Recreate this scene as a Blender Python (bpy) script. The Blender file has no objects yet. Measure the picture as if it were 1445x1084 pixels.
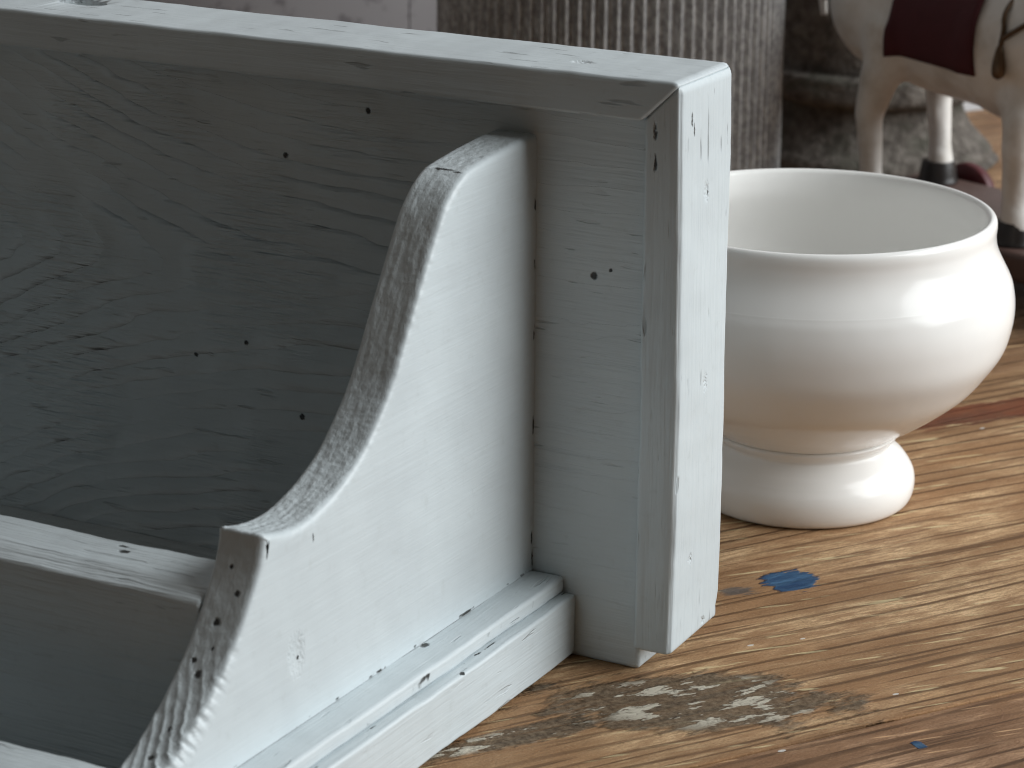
import bpy, bmesh, math, random
from mathutils import Vector, Matrix, noise
from mathutils.bvhtree import BVHTree
random.seed(7)
rad = math.radians
S = bpy.context.scene
C = S.collection

# ------------------------------------------------------------------ camera
cam = bpy.data.cameras.new('camera')
cam.sensor_width = 36.0
cam.lens = 4052.55 / 1445 * 36.0
cam.clip_start = 0.01
cam.clip_end = 50
cam.dof.use_dof = True
cam.dof.focus_distance = 0.82
cam.dof.aperture_fstop = 28.0
camo = bpy.data.objects.new('camera', cam)
CAM = Vector((0.3125, -0.67878, 0.32018))
camo.location = CAM
camo.rotation_euler = (1.26666, -0.00672, 0.49508)
C.objects.link(camo)
S.camera = camo

# ------------------------------------------------------------------ light
W = bpy.data.worlds.new('World')
S.world = W
W.use_nodes = True
bg = W.node_tree.nodes['Background']
bg.inputs[0].default_value = (1.0, 0.87, 0.72, 1)
bg.inputs[1].default_value = 0.058

def area(name, loc, target, sx, sy, power, col):
    l = bpy.data.lights.new(name, 'AREA')
    l.shape = 'RECTANGLE'; l.size = sx; l.size_y = sy
    l.energy = power; l.color = col
    o = bpy.data.objects.new(name, l)
    o.location = loc
    d = Vector(target) - Vector(loc)
    o.rotation_euler = d.to_track_quat('-Z', 'Y').to_euler()
    C.objects.link(o)
    return o
area('window_light', (1.72, 0.86, 1.10), (-0.05, 0.08, 0.06), 1.95, 1.75, 83, (0.95, 0.985, 1.0))

S.view_settings.view_transform = 'Standard'
S.view_settings.look = 'None'
S.view_settings.exposure = 0.0
S.view_settings.gamma = 1.0
S.view_settings.use_curve_mapping = False
S.render.engine = 'CYCLES'
S.cycles.use_denoising = True
S.cycles.denoiser = 'OPENIMAGEDENOISE'
S.cycles.denoising_input_passes = 'RGB_ALBEDO_NORMAL'
S.cycles.denoising_prefilter = 'ACCURATE'
S.cycles.filter_width = 1.1
S.cycles.max_bounces = 8
S.cycles.caustics_reflective = False
S.cycles.caustics_refractive = False
S.cycles.blur_glossy = 0.6
S.cycles.sample_clamp_indirect = 3.0
S.cycles.use_adaptive_sampling = False

# ------------------------------------------------------------------ node helpers
class NT:
    def __init__(s, name, rough=0.5, spec=0.5, metallic=0.0, coat=0.0):
        s.m = bpy.data.materials.new(name); s.m.use_nodes = True
        s.t = s.m.node_tree; s.n = s.t.nodes; s.l = s.t.links
        s.b = s.n['Principled BSDF']
        s.b.inputs['Roughness'].default_value = rough
        s.b.inputs['Specular IOR Level'].default_value = spec
        s.b.inputs['Metallic'].default_value = metallic
        s.b.inputs['Coat Weight'].default_value = coat
        s._p = None
    def put(s, sock, v):
        if isinstance(v, bpy.types.NodeSocket): s.l.new(v, sock)
        elif isinstance(v, (tuple, list)) and len(v) == 3 and sock.type == 'RGBA': sock.default_value = (*v, 1)
        else: sock.default_value = v
    def P(s):
        if s._p is None: s._p = s.n.new('ShaderNodeTexCoord').outputs['Object']
        return s._p
    def math(s, op, a, b=0.0, c=0.0, clamp=False):
        n = s.n.new('ShaderNodeMath'); n.operation = op; n.use_clamp = clamp
        s.put(n.inputs[0], a); s.put(n.inputs[1], b); s.put(n.inputs[2], c)
        return n.outputs[0]
    def vmath(s, op, a, b=(0, 0, 0)):
        n = s.n.new('ShaderNodeVectorMath'); n.operation = op
        s.put(n.inputs[0], a); s.put(n.inputs[1], b)
        return n.outputs['Value'] if op in ('LENGTH', 'DOT_PRODUCT', 'DISTANCE') else n.outputs['Vector']
    def sep(s, v):
        n = s.n.new('ShaderNodeSeparateXYZ'); s.put(n.inputs[0], v); return n.outputs
    def comb(s, x, y, z):
        n = s.n.new('ShaderNodeCombineXYZ')
        for i, q in enumerate((x, y, z)): s.put(n.inputs[i], q)
        return n.outputs[0]
    def noise(s, v, scale, detail=2.0, rough=0.5, out=0):
        n = s.n.new('ShaderNodeTexNoise'); s.put(n.inputs['Vector'], v)
        n.inputs['Scale'].default_value = scale; n.inputs['Detail'].default_value = detail
        n.inputs['Roughness'].default_value = rough
        return n.outputs[out]
    def voronoi(s, v, scale, out=0):
        n = s.n.new('ShaderNodeTexVoronoi'); s.put(n.inputs['Vector'], v); n.inputs['Scale'].default_value = scale
        return n.outputs[out]
    def ramp(s, x, lo, hi, a=0.0, b=1.0, smooth=True):
        n = s.n.new('ShaderNodeMapRange'); n.clamp = True
        n.interpolation_type = 'SMOOTHSTEP' if smooth else 'LINEAR'
        s.put(n.inputs[0], x)
        for i, q in enumerate((lo, hi, a, b)): s.put(n.inputs[i + 1], q)
        return n.outputs[0]
    def mix(s, f, a, b):
        n = s.n.new('ShaderNodeMix'); n.data_type = 'RGBA'
        s.put(n.inputs[0], f); s.put(n.inputs[6], a); s.put(n.inputs[7], b)
        return n.outputs[2]
    def bump(s, h, dist, strength=1.0, prev=None):
        n = s.n.new('ShaderNodeBump'); n.inputs['Strength'].default_value = strength
        n.inputs['Distance'].default_value = dist
        s.put(n.inputs['Height'], h)
        if prev is not None: s.l.new(prev, n.inputs['Normal'])
        return n.outputs[0]
    def done(s, col, normal=None, rough=None):
        s.put(s.b.inputs['Base Color'], col)
        if normal is not None: s.l.new(normal, s.b.inputs['Normal'])
        if rough is not None: s.put(s.b.inputs['Roughness'], rough)
        return s.m
    def add(s, *a):
        r = a[0]
        for q in a[1:]: r = s.math('ADD', r, q)
        return r
    def mul(s, a, b): return s.math('MULTIPLY', a, b)

PAINT = (0.543, 0.600, 0.622)
PAINT2 = (0.507, 0.560, 0.582)
RAW_AND_PIT_SHADE = (0.035, 0.036, 0.034)  # bare joint cracks; also the shade inside holes, put into the colour

def holes_mask(t, holes, k=1.0):
    """max of soft round pits; each hole = (centre, radius, (stretch))"""
    P = t.P(); r = None
    wob = t.vmath('SCALE', t.vmath('SUBTRACT', t.noise(P, 900, 1, out=1), (0.5, 0.5, 0.5)))
    wob.node.inputs['Scale'].default_value = 0.0009 if k == 1.0 else 0.0022
    for h in holes:
        c, q = h[0], h[1]; st = h[2] if len(h) > 2 else (1, 1, 1)
        d = t.vmath('SUBTRACT', t.vmath('ADD', P, wob), c)
        d = t.vmath('LENGTH', t.vmath('MULTIPLY', d, tuple(1 / x for x in st)))
        m = t.ramp(d, q * 0.55 * k, q * 1.15, 1.0, 0.0)
        r = m if r is None else t.math('MAXIMUM', r, m)
    return r

def paint(name, axis, holes=(), dents=(), flecks=0.0, grain=0.00022, knot=False, rough=0.42, sawn=False, gaps=()):
    """satin chalk paint brushed over wood; axis = grain direction"""
    t = NT(name, rough, 0.42)
    P = t.P()
    st = [1.0, 1.0, 1.0]; st['xyz'.index(axis)] = 0.045
    Ps = t.vmath('MULTIPLY', P, tuple(st))
    fine = t.noise(Ps, 1500, 2, 0.6)
    mid = t.noise(Ps, 420, 2, 0.55)
    big = t.noise(P, 22, 2, 0.5)
    h = t.add(t.mul(fine, 0.35), t.mul(mid, 0.8))
    h = t.add(t.mul(h, grain), t.mul(t.noise(P, 70, 1), 0.0006))
    nrm = t.bump(h, 1.0, 1.0)
    if knot:
        x, y, z = t.sep(P)
        dx = t.math('ADD', x, 0.232); dz = t.math('SUBTRACT', z, 0.1)
        wrp = t.mul(t.math('SUBTRACT', t.noise(t.vmath('MULTIPLY', P, (0.3, 1, 1)), 45, 2), 0.5), 0.012)
        wr2 = t.mul(t.math('SUBTRACT', t.noise(t.vmath('MULTIPLY', P, (0.2, 1, 1)), 330, 2), 0.5), 0.0022)
        pa = t.math('POWER', t.add(t.mul(dz, dz), 0.00006), 0.5)
        th = t.mul(t.math('TANH', t.mul(t.math('MAXIMUM', dx, -0.2), 13.0)), 0.036)
        phi = t.add(pa, th, wrp, wr2)
        fr = t.math('FRACT', t.mul(phi, 1 / 0.0062))
        saw = t.math('POWER', fr, 5.0)
        vis = t.mul(t.ramp(t.noise(t.vmath('MULTIPLY', P, (0.5, 1, 1)), 34, 2), 0.36, 0.6), t.ramp(x, -0.11, -0.03, 1, 0.15))
        nrm = t.bump(t.mul(saw, vis), 0.0016, 1.0, nrm)
        rip = t.noise(t.vmath('MULTIPLY', P, (0.06, 1, 1)), 480, 3, 0.6)
        rv = t.ramp(t.noise(P, 26, 2), 0.42, 0.62)
        nrm = t.bump(t.mul(rip, t.mul(rv, t.ramp(x, -0.12, -0.03, 1, 0.25))), 0.0018, 1.0, nrm)
    col = t.mix(t.ramp(big, 0.35, 0.65), PAINT, PAINT2)
    col = t.mix(t.mul(t.ramp(t.noise(P, 240, 3, 0.65), 0.56, 0.78), 0.3), col, (0.42, 0.46, 0.46))
    if sawn:
        lum = t.ramp(t.noise(t.vmath('MULTIPLY', P, (1, .12, .12)), 1100, 3, 0.7), 0.50, 0.68)
        col = t.mix(t.mul(lum, 0.10), col, (0.36, 0.40, 0.40))
        nrm = t.bump(t.noise(t.vmath('MULTIPLY', P, (1, .3, .3)), 1500, 3, 0.65), 0.0002, 0.9, nrm)
    if flecks:
        st2 = [1.0, 1.0, 1.0]; st2['xyz'.index(axis)] = 0.13
        fn = t.noise(t.vmath('MULTIPLY', P, tuple(st2)), 430, 2, 0.5)
        area_ = t.ramp(t.noise(P, 38, 2), 0.45, 0.62)
        fm = t.mul(t.ramp(fn, 0.635, 0.69), area_)
        col = t.mix(t.mul(fm, flecks), col, (0.10, 0.11, 0.11))
        nrm = t.bump(t.math('SUBTRACT', 1.0, fm), 0.0004, 0.8, nrm)
    if dents:
        dm = holes_mask(t, dents, 0.1)
        nrm = t.bump(t.math('SUBTRACT', 1.0, dm), 0.0006, 1.0, nrm)
    if holes:
        hm = holes_mask(t, holes)
        col = t.mix(hm, col, RAW_AND_PIT_SHADE)  # shade of the hole depth painted dark, as the pits are not carved
        nrm = t.bump(t.math('SUBTRACT', 1.0, hm), 0.0006, 1.0, nrm)
    for (axn, c0, tol) in gaps:          # unpainted hairline cracks along a joint
        q = t.sep(P)['xyz'.index(axn)]
        d = t.math('ABSOLUTE', t.math('SUBTRACT', t.math('ADD', q, t.mul(t.math('SUBTRACT', t.noise(P, 300, 2), 0.5), 0.0006)), c0))
        g = t.mul(t.ramp(d, tol * 0.5, tol, 1, 0), t.ramp(t.noise(P, 110, 3, 0.6), 0.56, 0.64))
        col = t.mix(g, col, RAW_AND_PIT_SHADE)
    return t.done(col, nrm)

# ------------------------------------------------------------------ mesh helpers
def link(name, me, mat=None, parent=None, smooth=True):
    if smooth:
        me.polygons.foreach_set('use_smooth', [True] * len(me.polygons))
    o = bpy.data.objects.new(name, me)
    C.objects.link(o)
    if mat is not None: me.materials.append(mat)
    if parent is not None: o.parent = parent
    return o

def from_bm(name, bm, mat, parent=None, smooth=True, wn=False):
    me = bpy.data.meshes.new(name)
    bmesh.ops.recalc_face_normals(bm, faces=bm.faces)
    bm.to_mesh(me); bm.free()
    o = link(name, me, mat, parent, smooth)
    if wn:
        m = o.modifiers.new('wn', 'WEIGHTED_NORMAL'); m.keep_sharp = False; m.weight = 80
    return o

def empty(name, loc, label=None, cat=None):
    o = bpy.data.objects.new(name, None); o.location = loc; o.empty_display_size = 0.02
    C.objects.link(o)
    if label: o['label'] = label; o['category'] = cat
    return o

def wobble(bm, amp, f1=45, f2=210, seed=0):
    off = Vector((seed * 3.1, seed * 1.7, seed * 5.3))
    for v in bm.verts:
        v.co += noise.noise_vector(v.co * f1 + off) * amp + noise.noise_vector(v.co * f2 + off) * amp * 0.45

def prism(name, poly, axis, lo, hi, mat, parent, bev=0.0012, step=0.003, amp=0.00022, seed=0, cut=None, seg=3):
    """polygon in the plane normal to axis, extruded from lo to hi, edges worn round and a little wavy"""
    ai = 'xyz'.index(axis); oth = [i for i in range(3) if i != ai]
    bm = bmesh.new()
    def mk(p, w):
        c = [0, 0, 0]; c[ai] = w; c[oth[0]] = p[0]; c[oth[1]] = p[1]; return bm.verts.new(c)
    a = [mk(p, lo) for p in poly]; b = [mk(p, hi) for p in poly]
    bm.faces.new(a); bm.faces.new(b[::-1])
    n = len(poly)
    for i in range(n): bm.faces.new((a[i], b[i], b[(i + 1) % n], a[(i + 1) % n]))
    bmesh.ops.recalc_face_normals(bm, faces=bm.faces)
    bmesh.ops.bevel(bm, geom=bm.edges[:], offset=bev, segments=seg, profile=0.5, affect='EDGES', clamp_overlap=True)
    # cut along the longest direction so that the edges can wander
    mn = [min(v.co[i] for v in bm.verts) for i in range(3)]; mx = [max(v.co[i] for v in bm.verts) for i in range(3)]
    L = max(range(3), key=lambda i: mx[i] - mn[i])
    k = max(2, int((mx[L] - mn[L]) / step))
    for i in range(1, k):
        pl = [0, 0, 0]; pl[L] = mn[L] + (mx[L] - mn[L]) * i / k
        no = [0, 0, 0]; no[L] = 1
        bmesh.ops.bisect_plane(bm, geom=bm.verts[:] + bm.edges[:] + bm.faces[:], dist=1e-6, plane_co=pl, plane_no=no)
    if cut:
        for ax_ in range(3):
            for side in (mn[ax_], mx[ax_]):
                for dd in (0.0015, 0.0024, 0.0034):
                    pl = [0, 0, 0]; pl[ax_] = side + (dd if side == mn[ax_] else -dd)
                    no = [0, 0, 0]; no[ax_] = 1
                    bmesh.ops.bisect_plane(bm, geom=bm.verts[:] + bm.edges[:] + bm.faces[:], dist=1e-6, plane_co=pl, plane_no=no)
    wobble(bm, amp, seed=seed)
    if cut: cut(bm)
    return from_bm(name, bm, mat, parent, True, True)

def box(name, x, y, z, mat, parent, **k):
    return prism(name, [(x[0], y[0]), (x[1], y[0]), (x[1], y[1]), (x[0], y[1])], 'z', z[0], z[1], mat, parent, **k)

def lathe(name, prof, mat, parent=None, seg=96, origin=(0, 0, 0), rfun=None, zsub=None):
    me = bpy.data.meshes.new(name)
    V = []; F = []
    n = len(prof)
    for (r, z) in prof:
        for j in range(seg):
            a = 2 * math.pi * j / seg
            rr = rfun(r, z, a) if rfun else r
            V.append((origin[0] + rr * math.cos(a), origin[1] + rr * math.sin(a), origin[2] + z))
    for i in range(n - 1):
        for j in range(seg):
            F.append((i * seg + j, i * seg + (j + 1) % seg, (i + 1) * seg + (j + 1) % seg, (i + 1) * seg + j))
    me.from_pydata(V, [], F); me.update()
    return link(name, me, mat, parent)

def spline(pts, n):
    """Catmull-Rom through 2-d/3-d points, n samples per span"""
    P = [Vector(p) for p in pts]; P = [2 * P[0] - P[1]] + P + [2 * P[-1] - P[-2]]
    out = []
    for i in range(1, len(P) - 2):
        for k in range(n):
            t = k / n
            a, b, c, d = P[i - 1:i + 3]
            out.append(0.5 * ((2 * b) + (c - a) * t + (2 * a - 5 * b + 4 * c - d) * t * t + (3 * b - a - 3 * c + d) * t ** 3))
    out.append(P[-2].copy())
    return out

def resample(pts, step):
    L = [0]
    for a, b in zip(pts, pts[1:]): L.append(L[-1] + (b - a).length)
    n = max(2, int(L[-1] / step)); out = []; j = 0
    for i in range(n + 1):
        s = L[-1] * i / n
        while j < len(pts) - 2 and L[j + 1] < s: j += 1
        d = L[j + 1] - L[j]
        out.append(pts[j].lerp(pts[j + 1], (s - L[j]) / d if d > 1e-12 else 0))
    return out

def tube(name, pts, radii, mat, parent=None, seg=12):
    pts = [Vector(p) for p in pts]; V = []; F = []
    up = Vector((0, 0, 1))
    for i, p in enumerate(pts):
        d = (pts[min(i + 1, len(pts) - 1)] - pts[max(i - 1, 0)]).normalized()
        a = d.cross(up)
        if a.length < 1e-3: a = d.cross(Vector((1, 0, 0)))
        a.normalize(); b = d.cross(a).normalized()
        r = radii[i] if isinstance(radii, (list, tuple)) else radii
        for j in range(seg):
            q = 2 * math.pi * j / seg
            V.append(p + a * math.cos(q) * r + b * math.sin(q) * r)
    for i in range(len(pts) - 1):
        for j in range(seg):
            F.append((i * seg + j, i * seg + (j + 1) % seg, (i + 1) * seg + (j + 1) % seg, (i + 1) * seg + j))
    F.append(tuple(range(seg))[::-1]); F.append(tuple((len(pts) - 1) * seg + j for j in range(seg)))
    me = bpy.data.meshes.new(name); me.from_pydata([tuple(v) for v in V], [], F); me.update()
    return link(name, me, mat, parent)

# ================================================================== SETTING: table, wall
GA = rad(57); GX = Vector((math.cos(GA), math.sin(GA), 0)); NX = Vector((-GX.y, GX.x, 0))
RX = Vector((0.88, 0.475, 0)); FX = Vector((-0.475, 0.88, 0))   # picture right / away, used only to size stains

def wood(name, tone, seed, stains):
    t = NT(name, 0.6, 0.14)
    P = t.P()
    a = t.vmath('DOT_PRODUCT', P, tuple(GX)); c = t.vmath('DOT_PRODUCT', P, tuple(NX))
    low = t.math('SUBTRACT', t.noise(t.comb(t.mul(a, 0.35), c, seed), 9, 2), 0.5)
    med = t.math('SUBTRACT', t.noise(t.comb(t.mul(a, 0.12), c, seed + 3), 70, 2), 0.5)
    cw = t.add(c, t.mul(low, 0.010), t.mul(med, 0.0014))
    jit = t.noise(t.comb(t.mul(a, 5.0), t.mul(c, 36), seed), 1.0, 2.0, 0.5)
    ph = t.math('FRACT', t.add(t.mul(cw, 135), t.mul(jit, 2.4)))
    gv = t.ramp(t.noise(t.comb(t.mul(a, 7), t.mul(c, 55), seed + 2), 1.0, 3.0, 0.6), 0.32, 0.58)
    groove = t.mul(t.mul(t.ramp(ph, 0.72, 0.90), t.ramp(ph, 0.95, 1.0, 1, 0)), gv)
    ring2 = t.noise(t.comb(t.mul(a, 9.0), t.mul(cw, 330), seed + 9), 1.0, 3.0, 0.6)
    line = t.ramp(ring2, 0.35, 0.41, 1, 0)
    fib = t.noise(t.comb(t.mul(a, 120), t.mul(cw, 1000), seed), 1.0, 5.0, 0.78)
    grit = t.noise(t.comb(t.mul(a, 0.45), c, seed), 2300, 3.0, 0.7)
    pore = t.ramp(t.noise(t.comb(t.mul(a, 230), t.mul(c, 760), seed + 6), 1.0, 2.0, 0.6), 0.60, 0.72)
    patch = t.noise(t.comb(t.mul(a, 12), t.mul(c, 40), seed), 1.0, 4.0, 0.62)
    patch2 = t.noise(t.comb(t.mul(a, 36), t.mul(c, 170), seed + 5), 1.0, 4.0, 0.72)
    yel = t.noise(t.comb(t.mul(a, 16), t.mul(c, 30), seed + 31), 1.0, 3.0, 0.6)
    dk = (tone[0] * 0.24, tone[1] * 0.20, tone[2] * 0.17)
    lt = (min(tone[0] * 1.30, .8), min(tone[1] * 1.32, .8), min(tone[2] * 1.36, .8))
    md = (tone[0] * 0.62, tone[1] * 0.54, tone[2] * 0.47)
    col = t.mix(t.ramp(patch, 0.36, 0.62), lt, md)
    col = t.mix(t.mul(t.ramp(yel, 0.54, 0.70), 0.4), col, (tone[0] * 0.95, tone[1] * 0.78, tone[2] * 0.52))
    col = t.mix(t.mul(t.ramp(patch2, 0.46, 0.62), 0.72), col, (tone[0] * 0.46, tone[1] * 0.38, tone[2] * 0.33))
    col = t.mix(t.mul(t.ramp(patch2, 0.30, 0.42, 1, 0), 0.45), col, lt)
    blot = t.noise(t.comb(t.mul(a, 9), t.mul(c, 22), seed + 17), 1.0, 4.0, 0.65)
    col = t.mix(t.mul(t.ramp(blot, 0.44, 0.60), 0.78), col, (tone[0] * 0.40, tone[1] * 0.33, tone[2] * 0.27))
    col = t.mix(t.mul(t.ramp(fib, 0.44, 0.57), 0.68), col, (tone[0] * 0.55, tone[1] * 0.48, tone[2] * 0.42))
    col = t.mix(t.mul(pore, 0.35), col, dk)
    col = t.mix(t.mul(t.ramp(grit, 0.52, 0.66), 0.55), col, (tone[0] * 0.36, tone[1] * 0.30, tone[2] * 0.25))
    col = t.mix(t.mul(t.ramp(grit, 0.28, 0.46, 1, 0), 0.30), col, lt)
    col = t.mix(t.mul(groove, 0.92), col, dk)
    col = t.mix(t.mul(line, 0.75), col, dk)
    # pale scratches where the surface is scuffed along the grain
    sc = t.noise(t.comb(t.mul(a, 40), t.add(t.mul(c, 420), t.mul(a, 60)), seed + 13), 1.0, 2.0, 0.5)
    col = t.mix(t.mul(t.ramp(sc, 0.63, 0.70), 0.75), col, (min(tone[0] * 1.7, .75), min(tone[1] * 1.6, .62), min(tone[2] * 1.5, .5)))
    # white and dark paint flecks
    vd = t.n.new('ShaderNodeTexVoronoi'); t.put(vd.inputs['Vector'], t.comb(t.mul(a, 0.5), c, 0)); vd.inputs['Scale'].default_value = 120
    pick = t.sep(vd.outputs['Color'])[0]
    sz = t.ramp(pick, 0.62, 1.0, 0.0, 0.085, False)
    fl = t.math('LESS_THAN', vd.outputs['Distance'], sz)
    col = t.mix(t.mul(fl, 0.85), col, (0.74, 0.72, 0.68))
    h = t.add(t.mul(t.math('SUBTRACT', 1.0, groove), 0.8), t.mul(t.math('SUBTRACT', 1.0, line), 0.5), t.mul(fib, 0.7), t.mul(grit, 0.45), t.mul(patch2, 0.4))
    nrm = t.bump(h, 0.0011, 1.0)
    rough = 0.58
    for kind, cen, u, hu, hv in stains:
        vv = Vector((-u.y, u.x, 0))
        d = t.vmath('SUBTRACT', P, tuple(cen))
        du = t.mul(t.vmath('DOT_PRODUCT', d, tuple(u)), 1 / hu); dv = t.mul(t.vmath('DOT_PRODUCT', d, tuple(vv)), 1 / hv)
        e = t.math('SQRT', t.add(t.mul(du, du), t.mul(dv, dv)))
        n1 = t.math('SUBTRACT', t.noise(t.comb(t.mul(a, 0.25), cw, 3), 240, 4, 0.65), 0.5)
        n2 = t.math('SUBTRACT', t.noise(t.comb(t.mul(a, 0.6), c, 8), 60, 3, 0.6), 0.5)
        if kind == 'blue':
            m = t.ramp(t.add(e, t.mul(n1, 1.9), t.mul(n2, 0.8)), 0.80, 0.95, 1, 0)
            bc = t.mix(t.ramp(n1, -0.12, 0.2), (0.018, 0.06, 0.145), (0.075, 0.17, 0.29))
            col = t.mix(t.mul(m, t.ramp(n1, -0.32, -0.16, 0.25, 1)), col, bc)
            nrm = t.bump(m, 0.0007, 1.0, nrm)
        elif kind == 'bluegrey':
            m = t.ramp(t.add(e, t.mul(n1, 3.2)), 0.5, 1.0, 1, 0)
            col = t.mix(t.mul(m, 0.7), col, (0.07, 0.085, 0.095))
        elif kind == 'red':
            m = t.ramp(t.add(e, t.mul(n1, 1.6), t.mul(n2, 2.0)), 0.75, 1.0, 1, 0)
            rc = t.mix(t.ramp(n2, -0.15, 0.15), (0.20, 0.05, 0.02), (0.11, 0.034, 0.02))
            col = t.mix(t.mul(m, 0.85), col, rc)
        elif kind == 'plaster':
            m = t.ramp(t.add(e, t.mul(n1, 1.1), t.mul(n2, 1.7)), 0.74, 1.02, 1, 0)
            gr = t.noise(P, 520, 6, 0.78)
            gc = t.mix(t.ramp(gr, 0.35, 0.65), (0.24, 0.185, 0.125), (0.06, 0.042, 0.028))
            keep = t.math('SUBTRACT', 1.0, t.mul(line, 0.7))
            col = t.mix(t.mul(m, t.mul(keep, t.ramp(n1, -0.25, 0.15, 0.95, 0.75))), col, gc)
            wf = t.noise(t.comb(t.mul(a, 0.36), cw, 21), 165, 4, 0.62)
            wm = t.mul(t.ramp(t.add(e, t.mul(n2, 0.7)), 0.55, 0.95, 1, 0), t.ramp(wf, 0.53, 0.565))
            wm = t.mul(wm, t.ramp(gr, 0.30, 0.48))
            col = t.mix(t.mul(wm, 0.92), col, (0.72, 0.66, 0.54))
            nrm = t.bump(t.add(t.mul(m, t.add(0.6, t.mul(gr, 0.7))), t.mul(wm, 0.4)), 0.0010, 1.0, nrm)
        elif kind == 'haze':
            m = t.ramp(t.add(e, t.mul(n1, 1.3), t.mul(n2, 1.2)), 0.5, 1.2, 1, 0)
            col = t.mix(t.mul(m, 0.45), col, (0.47, 0.42, 0.37))
    return t.done(col, nrm, rough)

V3 = lambda x, y, z=0: Vector((x, y, z))
stain_main = [
    ('red', V3(-0.006, 0.272), GX, 0.036, 0.012),
    ('blue', V3(-0.0006, 0.0848), RX, 0.0090, 0.0100),
    ('bluegrey', V3(-0.0115, 0.069), RX, 0.0075, 0.004),
    ('plaster', V3(0.014, -0.012), RX, 0.047, 0.021),
    ('plaster', V3(-0.022, -0.060), GX, 0.034, 0.0065)]
stain_front = [
    ('blue', V3(0.0766, -0.009), RX, 0.0022, 0.0024)]
m_w = {'main': wood('weathered_pine', (0.66, 0.425, 0.24), 1.0, stain_main),
       'front': wood('dark_pine', (0.47, 0.29, 0.172), 4.0, stain_front),
       'far': wood('far_pine', (0.49, 0.312, 0.18), 7.0, [('red', V3(-0.006, 0.272), GX, 0.036, 0.012)])}

table = empty('table', (0, 0, 0), 'weathered brown wooden table top with paint stains under everything', 'table')
table['kind'] = 'structure'
def plank(n0, n1, mat, z=0.0, g0=-0.75, g1=1.15, seed=0):
    bm = bmesh.new()
    pts = [(g0, n0 + .0003), (g1, n0 + .0003), (g1, n1 - .0003), (g0, n1 - .0003)]
    top = [bm.verts.new((GX * a + NX * b) + Vector((0, 0, z))) for a, b in pts]
    bot = [bm.verts.new((GX * a + NX * b) + Vector((0, 0, z - 0.034))) for a, b in pts]
    bm.faces.new(top); bm.faces.new(bot[::-1])
    for i in range(4): bm.faces.new((top[i], top[(i + 1) % 4], bot[(i + 1) % 4], bot[i]))
    bmesh.ops.recalc_face_normals(bm, faces=bm.faces)
    bmesh.ops.bevel(bm, geom=bm.edges[:], offset=0.0006, segments=2, profile=0.5, affect='EDGES')
    return from_bm('plank', bm, mat, table, True, True)
for (a, b, k, z) in ((-0.50, -0.275, 'front', -0.0006), (-0.275, -0.0525, 'front', -0.0002), (-0.0525, 0.19, 'main', 0.0),
                     (0.19, 0.385, 'far', -0.0004), (0.385, 0.583, 'far', -0.0008)):
    plank(a, b, m_w[k], z)

t = NT('limewash', 0.8, 0.2)
wcol = t.mix(t.ramp(t.noise(t.P(), 6, 4), 0.35, 0.65), (0.62, 0.61, 0.61), (0.54, 0.52, 0.52))
m_wall = t.done(wcol, t.bump(t.noise(t.P(), 60, 3), 0.002, 0.5))
def slab(name, g0, g1, n0, n1, z0, z1, mat, parent=None, bev=0.0008):
    bm = bmesh.new()
    q = [(g0, n0), (g1, n0), (g1, n1), (g0, n1)]
    lo = [bm.verts.new(GX * a + NX * b + Vector((0, 0, z0))) for a, b in q]
    hi = [bm.verts.new(GX * a + NX * b + Vector((0, 0, z1))) for a, b in q]
    bm.faces.new(lo[::-1]); bm.faces.new(hi)
    for i in range(4): bm.faces.new((lo[i], lo[(i + 1) % 4], hi[(i + 1) % 4], hi[i]))
    bmesh.ops.recalc_face_normals(bm, faces=bm.faces)
    bmesh.ops.bevel(bm, geom=bm.edges[:], offset=bev, segments=2, profile=0.5, affect='EDGES')
    return from_bm(name, bm, mat, parent, True, True)
wall = slab('wall', -1.2, 2.2, 0.64, 0.74, -0.75, 1.3, m_wall)
wall['kind'] = 'structure'

t = NT('printed_paper', 0.75, 0.2)
P = t.P()
ink = t.mul(t.ramp(t.noise(t.vmath('MULTIPLY', P, (1, 1, 1.6)), 75, 4, 0.6), 0.55, 0.66), 0.5)
pcol = t.mix(t.ramp(t.noise(P, 11, 3), 0.35, 0.65), (0.32, 0.302, 0.306), (0.28, 0.264, 0.268))
m_sheet = t.done(t.mix(ink, pcol, (0.07, 0.055, 0.062)))
SEAM = 0.235
sheet = empty('printed_sheet', GX * 0.25 + NX * 0.63 + Vector((0, 0, 0.0)), 'blurred mauve grey printed sheet on the wall behind the shelf', 'poster')
for (g0, g1, dn) in ((-0.25, SEAM, 0.0), (SEAM + .001, 0.50, 0.0012)):
    o = slab('panel', g0, g1, 0.6325 + dn, 0.6365 + dn, -0.02, 0.42, m_sheet, None, 0.0004)
    o.parent = sheet; o.matrix_parent_inverse = Matrix.Translation(-sheet.location)

# ================================================================== THE PAINTED SHELF
H = 0.170; A_ = 0.01075; SF = -0.00373; SB = 0.0302; H0 = 0.0077
LEN = 0.43; K = 0.04494; TH = 0.0132; ZB = 0.02395; M1 = 0.01045; M2 = 0.01411; D1 = 0.0049
shelf = empty('wall_shelf', (-LEN / 2, 0, 0), 'pale blue grey painted wooden shelf with curved bracket standing on the table', 'shelf')
def kid(o): o.matrix_parent_inverse = Matrix.Translation(-shelf.location); return o

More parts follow.
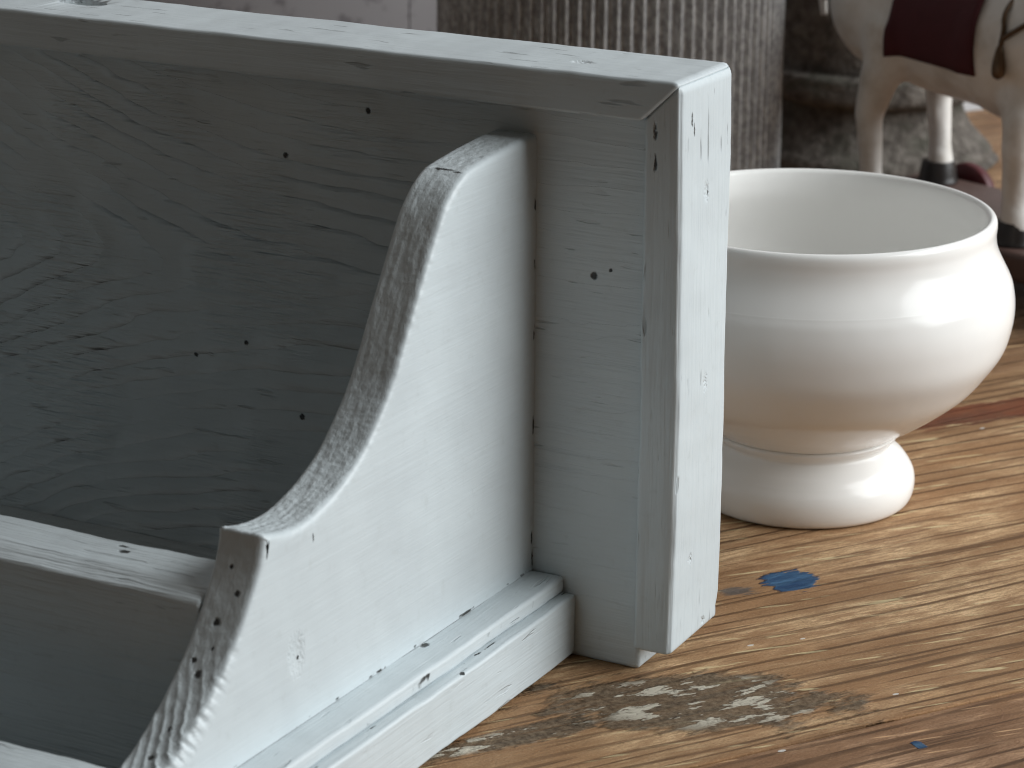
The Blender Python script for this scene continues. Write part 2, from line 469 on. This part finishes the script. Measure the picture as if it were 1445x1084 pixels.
m_panel = paint('paint_panel', 'x', knot=True, flecks=0.25, grain=0.00035,
    holes=[((-0.1262, 0, 0.1357), .0009), ((-0.0985, 0, 0.1515), .0009), ((-0.027, 0, 0.1133), .0011), ((-0.0218, 0, 0.1156), .0005),
           ((-0.122, 0, 0.0574), .0010), ((-0.1593, 0, 0.071), .0008), ((-0.1412, 0, 0.0773), .0008)])
m_strip_v = paint('paint_strip_upright', 'z', flecks=0.5, grain=0.00035,
    dents=[((0, 0.0125, 0.1377), .0022, (1, .8, 1.5)), ((0, 0.0137, 0.0831), .0022, (1, .8, 1.5)), ((0, 0.0074, 0.0328), .0016, (1, .8, 1.4)), ((0, 0.018, 0.011), .0016)],
    holes=[((0, 0.0133, 0.1372), .0006, (1, .7, 1.5)), ((0, 0.0143, 0.0842), .0009, (1, .8, 1.1)), ((0, 0.0125, 0.0812), .0007, (1, .7, 1.4)), ((0, 0.0078, 0.0340), .0004),
           ((-0.0075, SF, 0.1565), .0006, (1, 1, 4.5)), ((-0.0073, SF, 0.148), .0005, (1, 1, 5)), ((0, 0.003, 0.159), .0005, (1, .7, 4)), ((0, 0.0045, 0.156), .0004, (1, .7, 5)),
           ((0, 0.006, 0.1205), .0003, (1, .7, 6)), ((0, 0.0093, 0.1225), .0003, (1, .7, 5)), ((0, 0.0165, 0.120), .0003, (1, .7, 8))])
m_strip_h = paint('paint_strip_top', 'x', flecks=0.4, grain=0.0003,
    dents=[((-0.036, 0.0091, H), .0026, (1.5, .9, 1)), ((-0.043, SF, 0.163), .0016)],
    holes=[((-0.0352, 0.0096, H), .0006, (2.2, .6, 1)), ((-0.009, SF, 0.1602), .0008, (2.0, 1, .6)), ((-0.105, SF + .0005, 0.1615), .0006, (6, 2, .5)), ((-0.135, SF + .0007, 0.1628), .0005, (7, 2, .5))])
m_face = paint('paint_bracket', 'y', grain=0.00016, flecks=0.0,
    dents=[((-K, -0.125, 0.0435), .004, (1, 1, 1.6))],
    holes=[((-K, -0.1245, 0.0425), .0006), ((-K, -0.1165, 0.0715), .0006, (1, .5, 2)), ((-K, -.0006, .0275), .0007, (1, .6, 4)), ((-K, -.001, .034), .0007, (1, .6, 3))],
    gaps=[('y', -0.0006, 0.0006), ('z', ZB + .0004, 0.0006)])
m_sawn = paint('paint_sawn_edge', 'z', grain=0.0003, sawn=True,
    holes=[((-0.0524, -0.1486, 0.059), .0012), ((-0.0519, -0.1578, 0.049), .0012), ((-0.0493, -0.1439, 0.0653), .0009), ((-0.0521, -0.1775, 0.0353), .0010), ((-0.0545, -0.1554, 0.0513), .0008), ((-0.0509, -0.1526, 0.054), .0006), ((-0.0516, -0.1699, 0.0395), .0008), ((-0.0529, -0.1407, 0.0705), .0006), ((-0.0525, -0.0386, 0.148), .0011, (3.2, .45, .8)), ((-0.0478, -0.0392, 0.1478), .0007, (2.2, .45, .8))])
m_rail = paint('paint_rail', 'x', grain=0.0011, flecks=0.15,
    holes=[((-0.0911, -0.132, 0.0645), .0011, (1.6, 1, 1)), ((-0.0935, -0.129, 0.0645), .0006, (3, 1, 1))])
m_base = paint('paint_base', 'y', grain=0.00026, flecks=0.18,
    holes=[((-K + .001, -0.0637, ZB), .0012, (1, 1.5, .7)), ((-K + M1, -0.052, ZB - D1), .0005, (1, 2.5, 1)), ((-K + M1 + .003, -0.0655, ZB - D1), .0006, (1, 1.8, 1))],
    gaps=[('x', -K + M1 + .0003, 0.0003)])

kid(box('back_panel', (-LEN + A_ + .0001, -A_ - .0001), (0, 0.018), (0.0, H - A_ - .0001), m_panel, shelf, bev=0.0014, amp=0.00018, seed=1))
def soften(p, i, ci, si, ri, j, cj, sj, rj):
    """pull vertices of one corner (coordinates i and j) onto an ellipse"""
    u = (p[i] - ci) * si / ri; w = (p[j] - cj) * sj / rj
    if u > 0 and w > 0:
        l = max(u, w); m_ = math.hypot(u, w)
        if m_ > 1e-6:
            p[i] = ci + si * u * l / m_ * ri; p[j] = cj + sj * w * l / m_ * rj
def top_round(bm):
    for v in bm.verts:
        p = v.co
        soften(p, 0, -.0030, 1, .0030, 2, H - .0030, 1, .0030)
        soften(p, 0, -.0035, 1, .0035, 1, SB - .0035, 1, .0035)
        soften(p, 0, -.0018, 1, .0018, 1, SF + .0018, -1, .0018)
        soften(p, 2, H - .0018, 1, .0018, 1, SB - .0018, 1, .0018)
def lean(bm):
    for v in bm.verts:
        if v.co.y < SF + .003: v.co.y -= 0.0026 * (1 - (v.co.z - (H - A_)) / A_)
def corner_cut(bm):
    top_round(bm)
    # the lower back corner of the upright strip is worn round
    for v in bm.verts:
        p = v.co
        cy, cz, r = SB - 0.007, H0 + 0.009, 0.0
        if p.y > cy and p.z < cz:
            u = (p.y - cy) / 0.007; w = (cz - p.z) / 0.009
            l = max(u, w); m_ = math.hypot(u, w)
            if m_ > 1e-6:
                s_ = l / m_
                p.y = cy + u * s_ * 0.007; p.z = cz - w * s_ * 0.009
        # gentle bow of the outer face
        p.x += 0.0006 * math.sin((p.z - 0.02) * 30) * (1 if p.x > -0.004 else 0) + 0.0006 * (1 if p.x > -.004 else 0)
        p.y += 0.0008 * math.sin(p.z * 46 + 0.6) * (1 if p.y > 0.02 else 0)
kid(prism('frame_strip', [(-.0001, H0), (-.0001, H - .0003), (-A_, H - A_), (-A_, H0)], 'y', SF, SB, m_strip_v, shelf, bev=0.0009, amp=0.0003, seed=2, cut=corner_cut))
kid(prism('frame_strip', [(-LEN, H0), (-LEN, H - .0003), (-LEN + A_, H - A_), (-LEN + A_, H0)], 'y', SF, SB, m_strip_v, shelf, bev=0.0011, amp=0.0003, seed=9))
top = kid(prism('frame_strip', [(0.0002, H), (-LEN - .0002, H), (-LEN + A_, H - A_), (-A_, H - A_)], 'y', SF - .0002, SB + .0003, m_strip_h, shelf, bev=0.0009, amp=0.00022, seed=3, cut=lambda bm: (lean(bm), top_round(bm))))
# routed hanging slot in the top strip
bm = bmesh.new()
N_ = 24; ring = []
for zz in (H + 0.004, H - 0.008):
    ring.append([bm.verts.new((-0.2085 + 0.0085 * math.cos(a) , 0.0165 + 0.0042 * math.sin(a), zz)) for a in [2 * math.pi * i / N_ for i in range(N_)]])
bm.faces.new(ring[0]); bm.faces.new(ring[1][::-1])
for i in range(N_): bm.faces.new((ring[0][i], ring[1][i], ring[1][(i + 1) % N_], ring[0][(i + 1) % N_]))
cutter = from_bm('cutter', bm, m_strip_h)
bo = top.modifiers.new('slot', 'BOOLEAN'); bo.operation = 'DIFFERENCE'; bo.object = cutter; bo.solver = 'EXACT'
dg = bpy.context.evaluated_depsgraph_get()
me = bpy.data.meshes.new_from_object(top.evaluated_get(dg))
top.modifiers.clear(); top.data = me
bpy.data.objects.remove(cutter)
m_ = top.modifiers.new('wn', 'WEIGHTED_NORMAL'); m_.weight = 80

# ---- bracket: outline (y, z) of the sawn curve, then the lower step
CURVE = [(0.001, .1508), (-.0093, .1506), (-.020, .1499), (-.0300, .1490), (-.0385, .1480)]
CURVE2 = [(-.0390, .1478), (-.0435, .1458), (-.0478, .1428), (-.0520, .1386), (-.0562, .1327), (-.0607, .1258), (-.0672, .1159), (-.0772, .1004), (-.0860, .0912),
          (-.0945, .0846), (-.1043, .0800), (-.1122, .0776), (-.1193, .0765), (-.128, .0769), (-.1376, .0790)]
CURVE3 = [(-.1382, .0786), (-.1388, .0755), (-.1407, .0705), (-.1440, .0650), (-.1514, .0552), (-.1603, .0466), (-.1699, .0395), (-.1791, .0344), (-.190, .0303), (-.201, .0275), (-.2065, ZB + .0001)]
def make_bracket(x_out, sgn, name):
    path = []
    for cv, stp in ((CURVE, .0006), (CURVE2, .0005), (CURVE3, .0005)):
        path += resample(spline(cv, 14), stp)
    n = len(path)
    tan = [(path[min(i + 1, n - 1)] - path[max(i - 1, 0)]).normalized() for i in range(n)]
    for _ in range(3):
        tan = [(tan[max(i - 1, 0)] + tan[i] + tan[min(i + 1, n - 1)]).normalized() for i in range(n)]
    nor = [Vector((t_.y, -t_.x)) for t_ in tan]      # outward
    # make sure it points away from the material
    nor = [q if (q.x < 0 or q.y > 0) else -q for q in nor]
    r = 0.0019; ri = 0.0009
    sec = [(0.0, r * 2.6), (0.0, r * 1.25), (0.00008, r * 0.85), (r * 0.14, r * 0.5), (r * 0.38, r * 0.2), (r * 0.75, r * 0.05), (r * 1.1, 0.0)]
    m_in = 22
    x1 = TH - ri * 1.1
    for j in range(1, m_in): sec.append((r * 1.1 + (x1 - r * 1.1) * j / m_in, 0.0))
    sec += [(x1, 0), (TH - ri * 0.4, ri * 0.2), (TH - ri * 0.1, ri * 0.55), (TH, ri)]
    V = []; F = []; m = len(sec)
    i_tip = len(resample(spline(CURVE, 14), .0006)) + len(resample(spline(CURVE2, 14), .0005))
    i_c1 = len(resample(spline(CURVE, 14), .0006))
    for i in range(n):
        p, q = path[i], nor[i]
        for j, (dx, ins) in enumerate(sec):
            x = x_out - sgn * dx
            b = Vector((dx, p.x, p.y))
            d = 0.0
            edge = min(1.0, dx / 0.003, (TH - dx) / 0.002)
            if i < i_c1:
                d += 0.00022 * noise.noise(b * 900) + 0.00018 * noise.noise(b * 420)
            elif i < i_tip:
                s_ = Vector((dx * 700, i * 0.05, 3.0))
                low = min(1, max(0, (i - i_c1) / (i_tip - i_c1) * 1.6 - .55))
                d += 0.00018 * noise.noise(s_) + (0.00008 + .00020 * low) * noise.noise(b * 850) + 0.00012 * noise.noise(b * 300)
                if 0 < j and dx < r * 1.1: ins = ins * (1 + 0.35 * noise.noise(b * 500))
            else:
                f_ = min(1, max(0, (i - i_tip - 45) / 60))
                qd = (-dx * 0.88 + p.x * 0.475) / 0.00285 + 0.35 * noise.noise(b * 120)
                w = abs((qd % 1.0) - 0.5) * 2
                d += f_ * 0.00085 * max(0, w - 0.62) / 0.38 * (0.5 + 0.9 * abs(noise.noise(b * 160))) + 0.00014 * noise.noise(b * 500)
                if 1 <= j <= 3:
                    jag = noise.noise(Vector((i * 0.35, 5, 1))) * 0.5 + 0.5
                    jag2 = ((i * 7919) % 13) / 13
                    ins = ins * (1 + f_ * (0.85 * jag + 0.55 * jag2 - 0.45))
            d *= (0.35 + 0.65 * edge)
            if i >= i_tip and 2 <= j:
                jg = max(0.0, noise.noise(Vector((i * 0.42, 9, 2)))) * 0.9 + random.Random(i // 3).random() ** 2 * 0.7
                x -= sgn * min(1, max(0, (i - i_tip - 45) / 60)) * 0.0017 * jg * (1 - dx / TH)
            pos = p - q * ins + q * d
            V.append((x, pos.x, pos.y))
    for i in range(n - 1):
        for j in range(m - 1):
            F.append((i * m + j, (i + 1) * m + j, (i + 1) * m + j + 1, i * m + j + 1))
    nstrip = len(F)
    # flat sides: the outline runs ever forward, so each side is a row of upright strips
    zb = ZB + 0.0001
    for jj in (0, m - 1):
        x = x_out - sgn * sec[jj][0]
        y_prev = 1.0; prev = None
        for i in range(n):
            vi = i * m + jj
            y_prev = min(y_prev - 1e-6, V[vi][1]); V[vi] = (x, y_prev, max(V[vi][2], zb + .0002))
            V.append((x, y_prev, zb)); b_ = len(V) - 1
            if prev is not None: F.append((prev[0], vi, b_, prev[1]))
            prev = (vi, b_)
    me = bpy.data.meshes.new(name); me.from_pydata(V, [], F)
    me.materials.append(m_sawn); me.materials.append(m_face)
    bm = bmesh.new(); bm.from_mesh(me)
    bmesh.ops.recalc_face_normals(bm, faces=bm.faces)
    bm.to_mesh(me); bm.free()
    for p in me.polygons:
        big = p.index >= nstrip
        p.material_index = 1 if big else 0
        p.use_smooth = not big
    # the worn arris carries the smooth paint of the face
    for k_ in range(nstrip):
        if (k_ % (m - 1)) < 5: me.polygons[k_].material_index = 1
    o = bpy.data.objects.new(name, me); C.objects.link(o); o.parent = shelf
    return kid(o)
make_bracket(-K, 1, 'bracket')
make_bracket(-LEN + K, -1, 'bracket')

# ---- rails between the brackets
xa, xb = -LEN + K + TH + .0002, -K - TH - .0002
kid(prism('rail', [(-.1470, .0102), (-.1255, .0102), (-.1255, .0645), (-.1408, .0645), (-.1470, .0622)], 'x', xa, xb, m_rail, shelf, bev=0.0011, amp=0.0005, seed=5))
kid(prism('rail', [(-.2055, .0102), (-.1845, .0102), (-.1845, .0342), (-.2015, .0342), (-.2055, .0325)], 'x', xa, xb, m_rail, shelf, bev=0.0011, amp=0.0004, seed=6))
kid(box('bottom_board', (xa - TH, xb + TH), (-.2120, -.0002), (0.0012, 0.0100), m_rail, shelf, bev=0.0008, seed=7))
# ---- stepped base on both sides and along the front
for s, x0 in ((1, -K), (-1, -LEN + K)):
    e = x0 + s * M2; i0 = x0 - s * TH; e1 = x0 + s * M1
    kid(box('base_rail', sorted((i0, e)), (-.2250, -.0003), (0.0009, ZB - D1), m_base, shelf, bev=0.0010, amp=0.00028, seed=10 + s))
    kid(box('base_moulding', sorted((i0, e1)), (-.2215, -.0003), (ZB - D1 + .00005, ZB), m_base, shelf, bev=0.0012, amp=0.00028, seed=20 + s))
kid(box('base_rail', (-LEN + K + TH + .0002, -K - TH - .0002), (-.2250, -.2125), (0.0009, ZB - D1), m_rail, shelf, bev=0.0010, seed=30))

# ================================================================== SOUP BOWL
t = NT('white_glaze', 0.15, 0.26)
P = t.P()
spk = t.voronoi(P, 38)
gcol = t.mix(t.ramp(spk, 0.012, 0.02, 1, 0), (0.86, 0.855, 0.835), (0.55, 0.55, 0.52))
m_glaze = t.done(gcol, t.bump(t.noise(P, 45, 2), 0.0012, 0.22))
bowl = empty('soup_bowl', (-0.02855, 0.15982, 0), 'round white glazed porcelain soup bowl on a foot beside the painted shelf', 'bowl')
outer = [(.0285, .0238), (.0303, .0243), (.0318, .0251), (.0337, .0262), (.0368, .0281), (.0404, .0304), (.0459, .0343), (.0536, .0407), (.0589, .0472), (.0637, .0548), (.0658, .0628),
         (.0662, .0692), (.0653, .0750), (.0641, .0781), (.0637, .0789), (.0629, .0804), (.0606, .0848), (.0594, .0882), (.0590, .0915), (.0592, .0945), (.0590, .0962), (.0583, .0972), (.0574, .0975)]
inner = [(.0565, .0971), (.0558, .0960), (.0555, .0930), (.0562, .0880), (.0590, .0810), (.0615, .0740), (.0622, .0680), (.0610, .0610), (.0560, .0500), (.0460, .0395), (.0300, .0320), (.0140, .0296), (.0002, .0292)]
pf = [(p.x, p.y) for p in spline(outer + inner, 6)]
lathe('body', pf, m_glaze, bowl, 160)
foot = [(.0002, .004), (.022, .0035), (.0295, .0022), (.0320, .0004), (.0342, .0003), (.0358, .0016), (.0368, .0045), (.0370, .0078), (.0364, .0106), (.0352, .0128), (.0344, .0140), (.0331, .0156),
        (.0315, .0170), (.0301, .0182), (.0290, .0193), (.0286, .0201), (.0290, .0210), (.0299, .0219), (.0307, .0228), (.0309, .0235), (.0303, .0242), (.0285, .0243)]
lathe('foot', [(p.x, p.y) for p in spline(foot, 5)], m_glaze, bowl, 160)

# ================================================================== CORRUGATED ZINC POT
t = NT('old_zinc', 0.45, 0.5, 0.35)
P = t.P()
zn = t.noise(t.vmath('MULTIPLY', P, (1, 1, 0.6)), 420, 3, 0.7)
zb_ = t.noise(P, 30, 4, 0.6)
zc = t.mix(t.ramp(zn, 0.38, 0.64), (0.27, 0.262, 0.258), (0.46, 0.452, 0.445))
zc = t.mix(t.mul(t.ramp(zb_, 0.45, 0.7), 0.15), zc, (0.15, 0.14, 0.135))
m_zinc = t.done(zc, t.bump(zn, 0.00025, 0.8), t.ramp(zn, 0.35, 0.7, 0.62, 0.36))
fv = Vector((-0.446, 0.895, 0))
PR = 0.0722
pot = empty('zinc_pot', (-0.2358, 0.4298, 0), 'tall grey zinc pot with fine vertical ribs behind the shelf and bowl', 'pot')
NR = 88
def ribs(r, z, a):
    if r < PR - 0.006: return r
    u = (a * NR / (2 * math.pi) + 0.05 * noise.noise(Vector((math.cos(a) * 3, math.sin(a) * 3, z * 12)))) % 1.0
    w = math.cos(2 * math.pi * u)
    w = (0.5 + 0.5 * w) ** 2.0
    return r + 0.0032 * w + 0.00025 * noise.noise(Vector((math.cos(a) * 9, math.sin(a) * 9, z * 30)))
prof = [(.0005, .0008), (PR - .004, .0008), (PR - .001, .0015)] + [(PR, .003 + .262 * i / 90) for i in range(91)]
lathe('ribbed_wall', prof, m_zinc, pot, NR * 8, rfun=ribs)
lathe('rim', [(p.x, p.y) for p in spline([(PR - .0005, .262), (PR + .003, .264), (PR + .0045, .267), (PR + .003, .2705), (PR - .0005, .2715), (PR - .003, .269), (PR - .0032, .262), (PR - .0034, .05), (PR - .006, .0045), (.0005, .004)], 6)], m_zinc, pot, 128)

# ================================================================== GREY STONE URN
t = NT('rough_stone', 0.85, 0.2)
P = t.P()
sn = t.noise(P, 160, 5, 0.7); sb = t.noise(t.vmath('MULTIPLY', P, (1, 1, 2)), 45, 3)
sc_ = t.mix(t.ramp(sn, 0.35, 0.68), (0.075, 0.064, 0.055), (0.185, 0.165, 0.145))
sc_ = t.mix(t.mul(t.ramp(sb, 0.5, 0.7), 0.5), sc_, (0.065, 0.068, 0.05))
m_stone = t.done(sc_, t.bump(sn, 0.003, 1.0))
urn = empty('stone_urn', (-0.1985, 0.6490, -0.0004), 'rough grey brown stone urn with a ledge behind the horse figurine', 'urn')
lump = lambda r, z, a: r * (1 + 0.018 * noise.noise(Vector((math.cos(a) * 3, math.sin(a) * 3, z * 60))) + 0.010 * noise.noise(Vector((math.cos(a) * 14, math.sin(a) * 14, z * 200))))
lathe('foot', [(p.x, p.y) for p in spline([(.001, 0), (.0595, 0), (.0612, .002), (.0605, .0065), (.056, .0105), (.0505, .0165), (.0465, .024), (.0448, .031)], 6)], m_stone, urn, 96, rfun=lump)
lathe('ledge', [(p.x, p.y) for p in spline([(.0445, .0305), (.0495, .0318), (.0545, .0345), (.0562, .038), (.0562, .0445), (.0550, .0472), (.0515, .0480), (.0488, .0484)], 6)], m_stone, urn, 96, rfun=lump)
lathe('bowl_wall', [(p.x, p.y) for p in spline([(.0487, .0482), (.0500, .060), (.053, .085), (.057, .115), (.060, .150), (.0640, .165), (.0660, .172), (.0640, .178), (.0590, .178), (.0545, .170), (.0520, .150), (.047, .09), (.040, .058), (.001, .05)], 6)], m_stone, urn, 96, rfun=lump)

# ================================================================== HORSE FIGURINE ON WHEELS
t = NT('aged_white_paint', 0.42, 0.45)
P = t.P()
hc = t.mix(t.ramp(t.noise(P, 60, 4, 0.6), 0.40, 0.72), (0.74, 0.72, 0.69), (0.58, 0.54, 0.49))
m_horse = t.done(hc, t.bump(t.noise(P, 140, 3), 0.001, 0.4))
def plain(name, c, rough, metal=0.0, var=0.25, scale=120):
    t = NT(name, rough, 0.4, metal)
    nz = t.noise(t.P(), scale, 3, 0.6)
    return t.done(t.mix(nz, tuple(q * (1 - var) for q in c), tuple(min(1, q * (1 + var)) for q in c)), t.bump(nz, 0.0008, 0.5))
m_maroon = plain('maroon_cloth', (0.055, 0.007, 0.011), 0.8)
m_red = plain('red_wheel', (0.065, 0.006, 0.009), 0.5)
m_hoof = plain('black_hoof', (0.018, 0.015, 0.014), 0.35)
m_board = plain('brown_board', (0.085, 0.050, 0.042), 0.5)
m_gold = plain('bronze_cord', (0.085, 0.050, 0.026), 0.32, 0.5)
m_axle = plain('dark_iron', (0.06, 0.055, 0.05), 0.5, 0.7)

ZP = 0.024
F1 = Vector((-0.0466, 0.4243, ZP)); H1 = Vector((-0.1225, 0.4542, ZP))
AX = (F1 - H1); LL = AX.length; AX.normalize()
BX = Vector((-AX.y, AX.x, 0)); WID = 0.0578
if BX.y < 0: BX = -BX
H2 = H1 + BX * WID + AX * -0.012; F2 = F1 + BX * WID * 0.9 + AX * 0.008
mid = (F1 + H1 + F2 + H2) / 4
horse = empty('horse_figurine', (mid.x, mid.y, 0), 'white toy horse with maroon saddle cloth on a brown wheeled board', 'figurine')
def hk(o): o.parent = horse; o.matrix_parent_inverse = Matrix.Translation(-horse.location); return o

bm = bmesh.new()
def capsule(a, b, ra, rb, seg=20, rings=9):
    a = Vector(a); b = Vector(b); d = (b - a)
    L = d.length; q = d.to_track_quat('Z', 'Y') if L > 1e-6 else Matrix.Identity(3).to_quaternion()
    rows = []
    for i in range(rings + 1):
        ph = -math.pi / 2 + math.pi / 2 * i / rings
        rows.append((ra * math.cos(ph), ra * math.sin(ph)))
    for i in range(rings + 1):
        ph = math.pi / 2 * i / rings
        rows.append((rb * math.cos(ph), L + rb * math.sin(ph)))
    vs = []
    for (r, z) in rows:
        vs.append([bm.verts.new(a + q @ Vector((max(r, 1e-5) * math.cos(2 * math.pi * j / seg), max(r, 1e-5) * math.sin(2 * math.pi * j / seg), z))) for j in range(seg)])
    for i in range(len(vs) - 1):
        for j in range(seg):
            bm.faces.new((vs[i][j], vs[i][(j + 1) % seg], vs[i + 1][(j + 1) % seg], vs[i + 1][j]))
    bm.faces.new(vs[0][::-1]); bm.faces.new(vs[-1])
def at(base, z, fwd=0.0, side=0.0): return Vector((base.x, base.y, z)) + AX * fwd + BX * side
hi_c = (H1 + H2) / 2; fr_c = (F1 + F2) / 2
ZT = 0.1055
# trunk: croup, barrel, chest
capsule(at(hi_c, ZT + .004, -.004), at(hi_c, ZT - .001, .022), .0330, .0320)
capsule(at(hi_c, ZT - .001, .020), at(fr_c, ZT - .002, -.022), .0320, .0335)
capsule(at(fr_c, ZT - .003, -.024), at(fr_c, ZT + .002, .004), .0345, .0330)
# neck and head
capsule(at(fr_c, ZT + .012, .006), at(fr_c, ZT + .052, .036), .0265, .0175)
capsule(at(fr_c, ZT + .052, .036), at(fr_c, ZT + .076, .046), .0175, .0140)
capsule(at(fr_c, ZT + .076, .046), at(fr_c, ZT + .056, .078), .0145, .0085)
capsule(at(fr_c, ZT + .056, .078), at(fr_c, ZT + .052, .084), .0085, .0078)
for s in (-1, 1):
    capsule(at(fr_c, ZT + .086, .040, s * .007), at(fr_c, ZT + .101, .041, s * .008), .0045, .0015, 12, 5)
# legs
def fore(b, s):
    top = at(b, ZT - .018, -.004, s * .012)
    capsule(top, at(b, .072, .001, s * .002), .0175, .0100)
    capsule(at(b, .074, .001, s * .002), at(b, .062, .001), .0098, .0086)
    capsule(at(b, .062, .001), at(b, ZP + .017, 0), .0080, .0064)
    capsule(at(b, ZP + .017, 0), at(b, ZP + .008, .001), .0064, .0076)
def hind(b, s):
    top = at(b, ZT - .012, .004, s * .010)
    capsule(top, at(b, .082, .002, s * .002), .0200, .0088)
    capsule(at(b, .082, .002, s * .002), at(b, .064, -.002), .0088, .0064)
    capsule(at(b, .064, -.002), at(b, ZP + .016, .0005), .0060, .0050)
    capsule(at(b, ZP + .016, .0005), at(b, ZP + .008, .001), .0050, .0062)
fore(F1, 1); fore(F2, -1); hind(H1, 1); hind(H2, -1)
hb = from_bm('body', bm, m_horse)
rm = hb.modifiers.new('r', 'REMESH'); rm.mode = 'VOXEL'; rm.voxel_size = 0.0016
sm = hb.modifiers.new('s', 'SMOOTH'); sm.iterations = 9; sm.factor = 0.5
dg = bpy.context.evaluated_depsgraph_get()
me = bpy.data.meshes.new_from_object(hb.evaluated_get(dg)); hb.modifiers.clear(); hb.data = me
me.polygons.foreach_set('use_smooth', [True] * len(me.polygons))
hk(hb)
bvh = BVHTree.FromPolygons([v.co for v in me.vertices], [p.vertices for p in me.polygons])

for b, r in ((F1, .0088), (F2, .0088), (H1, .0080), (H2, .0084)):
    o = lathe('hoof', [(p.x, p.y) for p in spline([(.0005, .0001), (r, .0001), (r * 1.02, .002), (r * .88, .0085), (r * .75, .0098), (.0005, .0102)], 4)], m_hoof, None, 28, origin=(b.x, b.y, ZP))
    hk(o)
# saddle cloth: a thick shell hugging the barrel
def surf(org, d):
    h = bvh.ray_cast(org, d); return h[0], h[1]
V = []; F = []
NA, NL = 36, 22
barrel0 = at(hi_c, ZT, .0)
for lay in (0, 1):
    for i in range(NL + 1):
        for j in range(NA + 1):
            u = i / NL; w = -1 + 2 * j / NA
            s0 = 0.0165 + 0.006 * (1 - abs(w)); s1 = LL - 0.0165 + .002
            s_ = s0 + (s1 - s0) * u
            ang = w * rad(112)
            o_ = hi_c + AX * s_; o_ = Vector((o_.x, o_.y, ZT))
            d = BX * math.sin(ang) + Vector((0, 0, 1)) * math.cos(ang)
            hit = bvh.ray_cast(o_ + d * 0.2, -d)[0]
            p = hit if hit else o_ + d * .033
            rr = min((p - o_).length, 0.0365)
            V.append(tuple(o_ + d * (rr + (0.0026 if lay else 0.0005))))
off = (NL + 1) * (NA + 1)
ix = lambda l, i, j: l * off + i * (NA + 1) + j
for i in range(NL):
    for j in range(NA):
        F.append((ix(1, i, j), ix(1, i + 1, j), ix(1, i + 1, j + 1), ix(1, i, j + 1)))
        F.append((ix(0, i, j), ix(0, i, j + 1), ix(0, i + 1, j + 1), ix(0, i + 1, j)))
for i in range(NL):
    for j in (0, NA): F.append((ix(0, i, j), ix(0, i + 1, j), ix(1, i + 1, j), ix(1, i, j)))
for j in range(NA):
    for i in (0, NL): F.append((ix(0, i, j), ix(1, i, j), ix(1, i, j + 1), ix(0, i, j + 1)))
bm = bmesh.new(); me = bpy.data.meshes.new('saddle_cloth'); me.from_pydata(V, [], F); bm.from_mesh(me)
hk(from_bm('saddle_cloth', bm, m_maroon))
# harness cords lying on the near shoulder, with a drop tassel
def on_side(fwd, z, lift=0.0012):
    o_ = at(fr_c, z, fwd, -0.2); h = bvh.ray_cast(o_, BX)
    return (h[0] - BX * lift) if h[0] else at(fr_c, z, fwd, -0.034)
def cord(pts, name, r=.0010):
    hk(tube(name, spline([on_side(f, z) for f, z in pts], 6), r, m_gold))
cord([(-.0095, .150), (-.0105, .135), (-.0110, .120), (-.0098, .112), (-.0102, .1055)], 'harness_cord')
cord([(-.0098, .1085), (-.004, .1125), (.003, .117), (.012, .122), (.022, .126)], 'harness_cord', .0011)
tp = on_side(-.0102, .106, .0016)
hk(lathe('tassel', [(p.x, p.y) for p in spline([(.0003, 0), (.0012, -.001), (.0022, -.005), (.0028, -.009), (.0024, -.0125), (.0003, -.0140)], 5)], m_gold, None, 20, origin=tuple(tp)))
# tail
hk(tube('tail', spline([at(hi_c, ZT + .022, -.034), at(hi_c, ZT + .018, -.046), at(hi_c, ZT + .002, -.053), at(hi_c, ZT - .010, -.052)], 6), [.004 * (1 - 0.035 * i) for i in range(19)], m_horse))
# board and wheels
bm = bmesh.new()
q = [(-.030, -.013), (LL + .072, -.013), (LL + .072, WID + .013), (-.030, WID + .013)]
lo = [bm.verts.new(H1 + AX * a + BX * b + Vector((0, 0, -.0125))) for a, b in q]
hi = [bm.verts.new(H1 + AX * a + BX * b + Vector((0, 0, -.0001))) for a, b in q]
bm.faces.new(lo[::-1]); bm.faces.new(hi)
for i in range(4): bm.faces.new((lo[i], lo[(i + 1) % 4], hi[(i + 1) % 4], hi[i]))
bmesh.ops.recalc_face_normals(bm, faces=bm.faces)
bmesh.ops.bevel(bm, geom=bm.edges[:], offset=.0025, segments=3, profile=.5, affect='EDGES')
hk(from_bm('board', bm, m_board, None, True, True))
WR = 0.0150
for a in (-.010, LL + .052):
    ends = [H1 + AX * a + BX * b for b in (-.016, WID + .016)]
    pz = Vector((0, 0, WR - ZP))
    hk(tube('axle', [ends[0] + pz, ends[1] + pz], .0018, m_axle))
    for b, s in ((-.0185, -1), (WID + .0185, 1)):
        c = H1 + AX * a + BX * b + pz
        prof = [(.0004, -.0035), (.0025, -.0035), (.0032, -.0022), (.0085, -.0024), (WR - .0004, -.0026), (WR, -.0018), (WR, .0018), (WR - .0004, .0026), (.0085, .0024), (.0032, .0022), (.0025, .0035), (.0004, .0035)]
        me = bpy.data.meshes.new('wheel'); V = []; F = []; sg = 40
        for (r_, y_) in prof:
            for j in range(sg):
                an = 2 * math.pi * j / sg
                V.append(tuple(c + BX * y_ + AX * (r_ * math.cos(an)) + Vector((0, 0, r_ * math.sin(an)))))
        for i in range(len(prof) - 1):
            for j in range(sg): F.append((i * sg + j, i * sg + (j + 1) % sg, (i + 1) * sg + (j + 1) % sg, (i + 1) * sg + j))
        me.from_pydata(V, [], F); me.update()
        hk(link('wheel', me, m_red))
